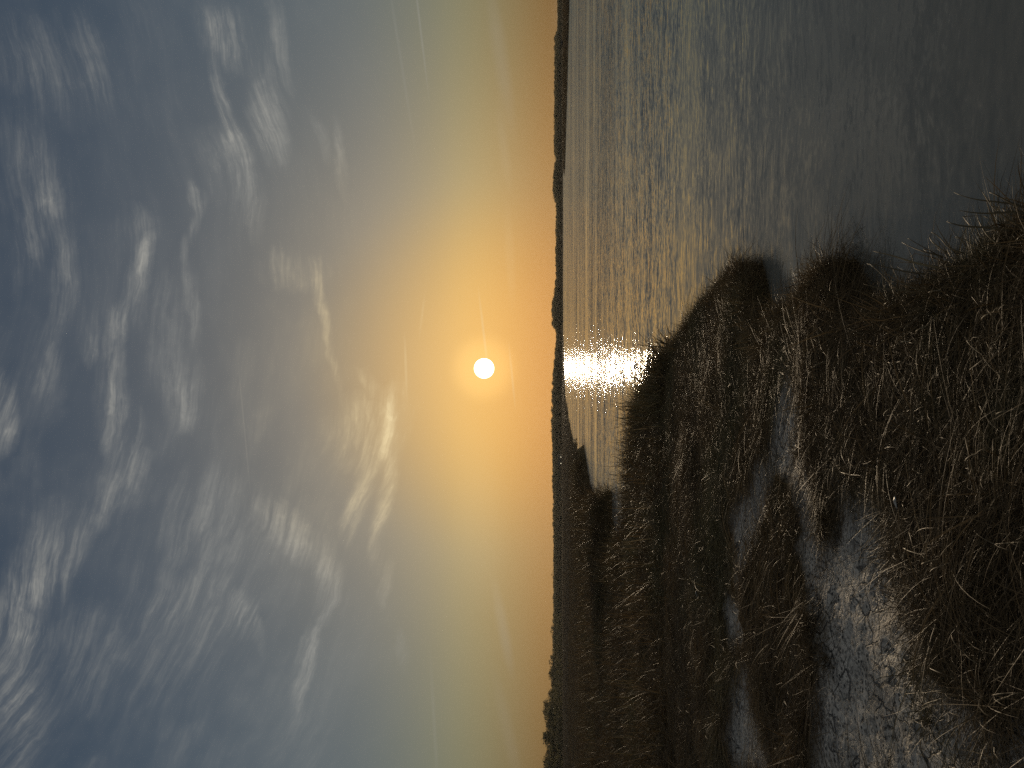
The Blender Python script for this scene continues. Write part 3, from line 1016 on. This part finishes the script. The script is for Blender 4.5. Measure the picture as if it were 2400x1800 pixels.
q = PD(1319, 102, 395)
hut((q.x, 395, zat(q.x, 395) + 0.35), 0.1, 2.8, 2.0, 0.85, 0.35, 'small dark hut standing in the tall grass of the spit', 'marsh_hut')
q = PD(1317, 1078, 700)
hut((q.x, 700, zat(q.x, 700)), 0.05, 9.5, 6.0, 2.8, 1.5, 'low dark house with two lit windows before the far wood', 'shore_house', True)


# ------------------------------------------------------------------ single reeds, tufts and shell on the bank
def stem_obj(name, pts, w, material, tint, parent=None, flat=0.45):
    """a bent stem: tapered five-sided tube along the points, flattened like a dry leaf sheath"""
    V, F = [], []
    n = 5
    pts = [np.array(p, float) for p in pts]
    for k, p in enumerate(pts):
        d = pts[min(k + 1, len(pts) - 1)] - pts[max(k - 1, 0)]
        d /= np.linalg.norm(d) + 1e-9
        s = np.cross(d, [0.1, 0.3, 0.95])
        s /= np.linalg.norm(s) + 1e-9
        u = np.cross(s, d)
        rad = w * (1 - 0.75 * (k / (len(pts) - 1)) ** 1.5)
        for q_ in range(n):
            a_ = 2 * math.pi * q_ / n
            V.append(p + (s * math.cos(a_) + u * math.sin(a_) * flat) * rad)
    for k in range(len(pts) - 1):
        for q_ in range(n):
            F.append((k * n + q_, k * n + (q_ + 1) % n, (k + 1) * n + (q_ + 1) % n, (k + 1) * n + q_))
    F.append(tuple(range(n))[::-1])
    F.append(tuple((len(pts) - 1) * n + q_ for q_ in range(n)))
    o = mesh_obj(name, np.array(V), F, material, parent, smooth=True)
    o.data.attributes.new('tint', 'FLOAT', 'POINT').data.foreach_set('value', np.full(len(V), tint, dtype=np.float32))
    return o


def bent(a_, b_, sag=0.04, n=9, wob=0.012):
    a_, b_ = np.array(a_, float), np.array(b_, float)
    out = []
    w1, w2 = random.uniform(-1, 1), random.uniform(-1, 1)
    for k in range(n):
        f = k / (n - 1)
        p = a_ + (b_ - a_) * f
        p[2] += sag * 4 * f * (1 - f) + wob * w1 * math.sin(f * 7)
        p[0] += wob * w2 * math.sin(f * 5 + 1)
        out.append(p)
    return out


# reeds leaning out over the water at the foot of the bank: root pixel, tip pixel, tip nearer (-) or farther (+)
REEDS = [((2383, 491), (2234, 450), 0.25), ((2398, 486), (2319, 452), 0.15), ((2395, 505), (2253, 492), 0.2), ((2388, 560), (2300, 449), 0.1), ((2345, 545), (2216, 518), 0.2),
         ((2192, 604), (2116, 567), 0.3), ((2190, 600), (2124, 560), 0.1), ((2185, 628), (2050, 589), 0.35), ((2150, 640), (2031, 619), 0.3), ((2130, 690), (2024, 664), 0.25),
         ((2070, 706), (2062, 590), 0.1), ((2066, 704), (2078, 560), 0.15), ((2140, 655), (2123, 565), 0.05), ((2118, 690), (2040, 620), 0.2), ((2240, 590), (2185, 545), 0.1),
         ((2210, 600), (2238, 540), 0.0), ((2330, 580), (2290, 500), 0.1), ((2310, 590), (2243, 555), 0.1), ((2150, 680), (2090, 660), 0.2), ((2200, 592), (2180, 545), 0.1)]
for k, (rt, tp, dd) in enumerate(REEDS):
    x0, y0 = P(rt[0] / 1.085, rt[1] / 1.085, 0.30)
    a_ = (x0, y0, 0.26)
    b_ = PD(tp[0], tp[1], y0 + dd)
    o = stem_obj('reed', bent((0, 0, 0), np.array(b_) - np.array(a_), random.uniform(-0.01, 0.03), 9), random.uniform(0.0042, 0.0070), M_REED, random.uniform(0.1, 0.6))
    o.location = a_
    tag(o, 'dry reed leaning from the bank edge out over the dark water', 'reed', 'reeds leaning over the water')

# pale straw stems lying across the matted grass: pixel chains
STRAWS = [[(2121, 1627), (2170, 1624), (2223, 1616)], [(2160, 1656), (2200, 1640), (2218, 1636)], [(2325, 1630), (2370, 1624), (2398, 1626)], [(2330, 1648), (2365, 1632), (2398, 1622)],
          [(2283, 1244), (2330, 1275), (2375, 1292)], [(2332, 1276), (2370, 1272), (2400, 1270)], [(2117, 1285), (2160, 1300), (2186, 1316)], [(2160, 1322), (2200, 1310), (2246, 1260)],
          [(2180, 1340), (2210, 1325), (2240, 1318)], [(2090, 955), (2070, 975), (2102, 972)], [(2104, 976), (2118, 966), (2130, 961)], [(2202, 1164), (2215, 1160), (2252, 1158)],
          [(2336, 970), (2365, 962), (2400, 957)], [(2262, 1080), (2290, 1062), (2318, 1048)], [(2118, 774), (2140, 755), (2168, 730)], [(2146, 778), (2170, 765), (2200, 742)],
          [(2262, 790), (2300, 830), (2350, 885)], [(2112, 801), (2130, 800), (2150, 792)], [(2175, 685), (2205, 680), (2215, 672)], [(2300, 748), (2330, 730), (2348, 718)],
          [(1990, 769), (2008, 776), (2020, 782)], [(1905, 862), (1925, 850), (1945, 845)], [(2080, 722), (2100, 704), (2112, 690)], [(2140, 1096), (2150, 1106), (2168, 1112)],
          [(2370, 640), (2385, 620), (2400, 600)], [(2230, 1490), (2260, 1530), (2300, 1560)], [(2160, 1495), (2185, 1540), (2192, 1600)], [(2010, 1156), (2020, 1170), (2016, 1195)]]
for k, ch in enumerate(STRAWS):
    pts = []
    for n_, (px_, py_) in enumerate(ch):
        x0, y0 = P(px_ / 1.085, py_ / 1.085, 0.45)
        zz = zat(x0, y0) + 0.10
        x0, y0 = P(px_ / 1.085, py_ / 1.085, zz)
        pts.append(np.array([x0, y0, zz]))
    fine = []
    for n_ in range(len(pts) - 1):
        for f in np.linspace(0, 1, 5)[(1 if n_ else 0):]:
            fine.append(pts[n_] * (1 - f) + pts[n_ + 1] * f + np.array([0, 0, 0.012 * math.sin(f * math.pi)]))
    base = fine[0].copy()
    o = stem_obj('straw', [p - base for p in fine], random.uniform(0.0026, 0.0046), M_REED, random.uniform(0.75, 1.0))
    o.location = base
    tag(o, 'pale dry straw lying on top of the dark matted grass', 'straw', 'pale straws on the matted grass')

M_SHELL = plain_mat('shell_grey', (0.42, 0.42, 0.40), 0.45, 30.0, 0.3)


def shell(px_, py_, size, label):
    x0, y0 = P(px_ / 1.085, py_ / 1.085, 0.46)
    z0 = zat(x0, y0) + 0.08
    x0, y0 = P(px_ / 1.085, py_ / 1.085, z0)
    V, F = [], []
    n, m_ = 16, 6
    for r_ in range(m_):
        f = r_ / (m_ - 1)
        for k in range(n):
            a_ = 2 * math.pi * k / n
            rad = f * (1 + 0.10 * math.sin(5 * a_) + 0.05 * math.sin(11 * a_ + f * 3))
            V.append((rad * math.cos(a_) * size * (1.0 + 0.35 * math.cos(a_)), rad * math.sin(a_) * size * 0.45, size * (0.28 * (1 - f * f) + 0.02 * math.sin(9 * f))))
    for r_ in range(m_ - 1):
        for k in range(n):
            F.append((r_ * n + k, r_ * n + (k + 1) % n, (r_ + 1) * n + (k + 1) % n, (r_ + 1) * n + k))
    o = mesh_obj('shell', V, F, M_SHELL, smooth=True)
    md = o.modifiers.new('thick', 'SOLIDIFY')
    md.thickness = 0.004
    o.location = (x0, y0, z0)
    o.rotation_euler = (0.25, 0.35, 2.6)
    tag(o, label, 'shell')


shell(2101, 1174, 0.042, 'long pale oyster shell lying in the dark matted grass')
shell(1633, 1390, 0.05, 'small white shell fragment on the far brown grass flat')

# tufts that spill onto the mud
def tussock(px_, py_, s, label, var):
    x0, y0 = P(px_ / 1.085, py_ / 1.085, 0.4)
    src = blade_clump('tussock', n=95, rad=0.07, length=(0.18, 0.42), width=(0.003, 0.006), pitch=(0.25, 1.2), droop=(0.8, 2.4), spread=3.0, kink=0.12, stretch=1.1, segs=6)
    COL.objects.link(src)
    src.name = 'grass_tussock'
    src.location = (x0, y0, zat(x0, y0) - 0.01)
    src.scale = (s, s, s)
    tag(src, label, 'tussock', 'tussocks beside the mud')


for k, (px_, py_, s) in enumerate([(2105, 1565, 1.0), (2066, 1412, 0.9), (2145, 1685, 0.9), (1895, 1470, 0.8), (1920, 1555, 0.8), (1905, 1230, 0.8), (2060, 1300, 0.9), (2290, 1640, 1.1),
                                    (1870, 1690, 0.8), (1830, 1060, 0.8), (2050, 1180, 0.9), (1940, 1130, 0.8)]):
    tussock(px_, py_, s, 'dry brown grass tussock at the edge of the grey mud', k)


# ------------------------------------------------------------------ the thin evening haze over the marsh
hz, th_, bh, oh = mat('evening_haze')
th_.t.nodes.remove(bh)
pv = th_.n('ShaderNodeVolumePrincipled')
pv.inputs['Color'].default_value = (0.92, 0.90, 0.86, 1)
pv.inputs['Density'].default_value = 0.000045
pv.inputs['Anisotropy'].default_value = 0.5
th_.t.links.new(pv.outputs[0], oh.inputs['Volume'])
hb = box(0, 0, 9.0, 13200, 13200, 25.0)
tag(mesh_obj('haze', hb[0], hb[1], hz), 'thin evening haze lying over the marsh and water', 'haze', kind='stuff')
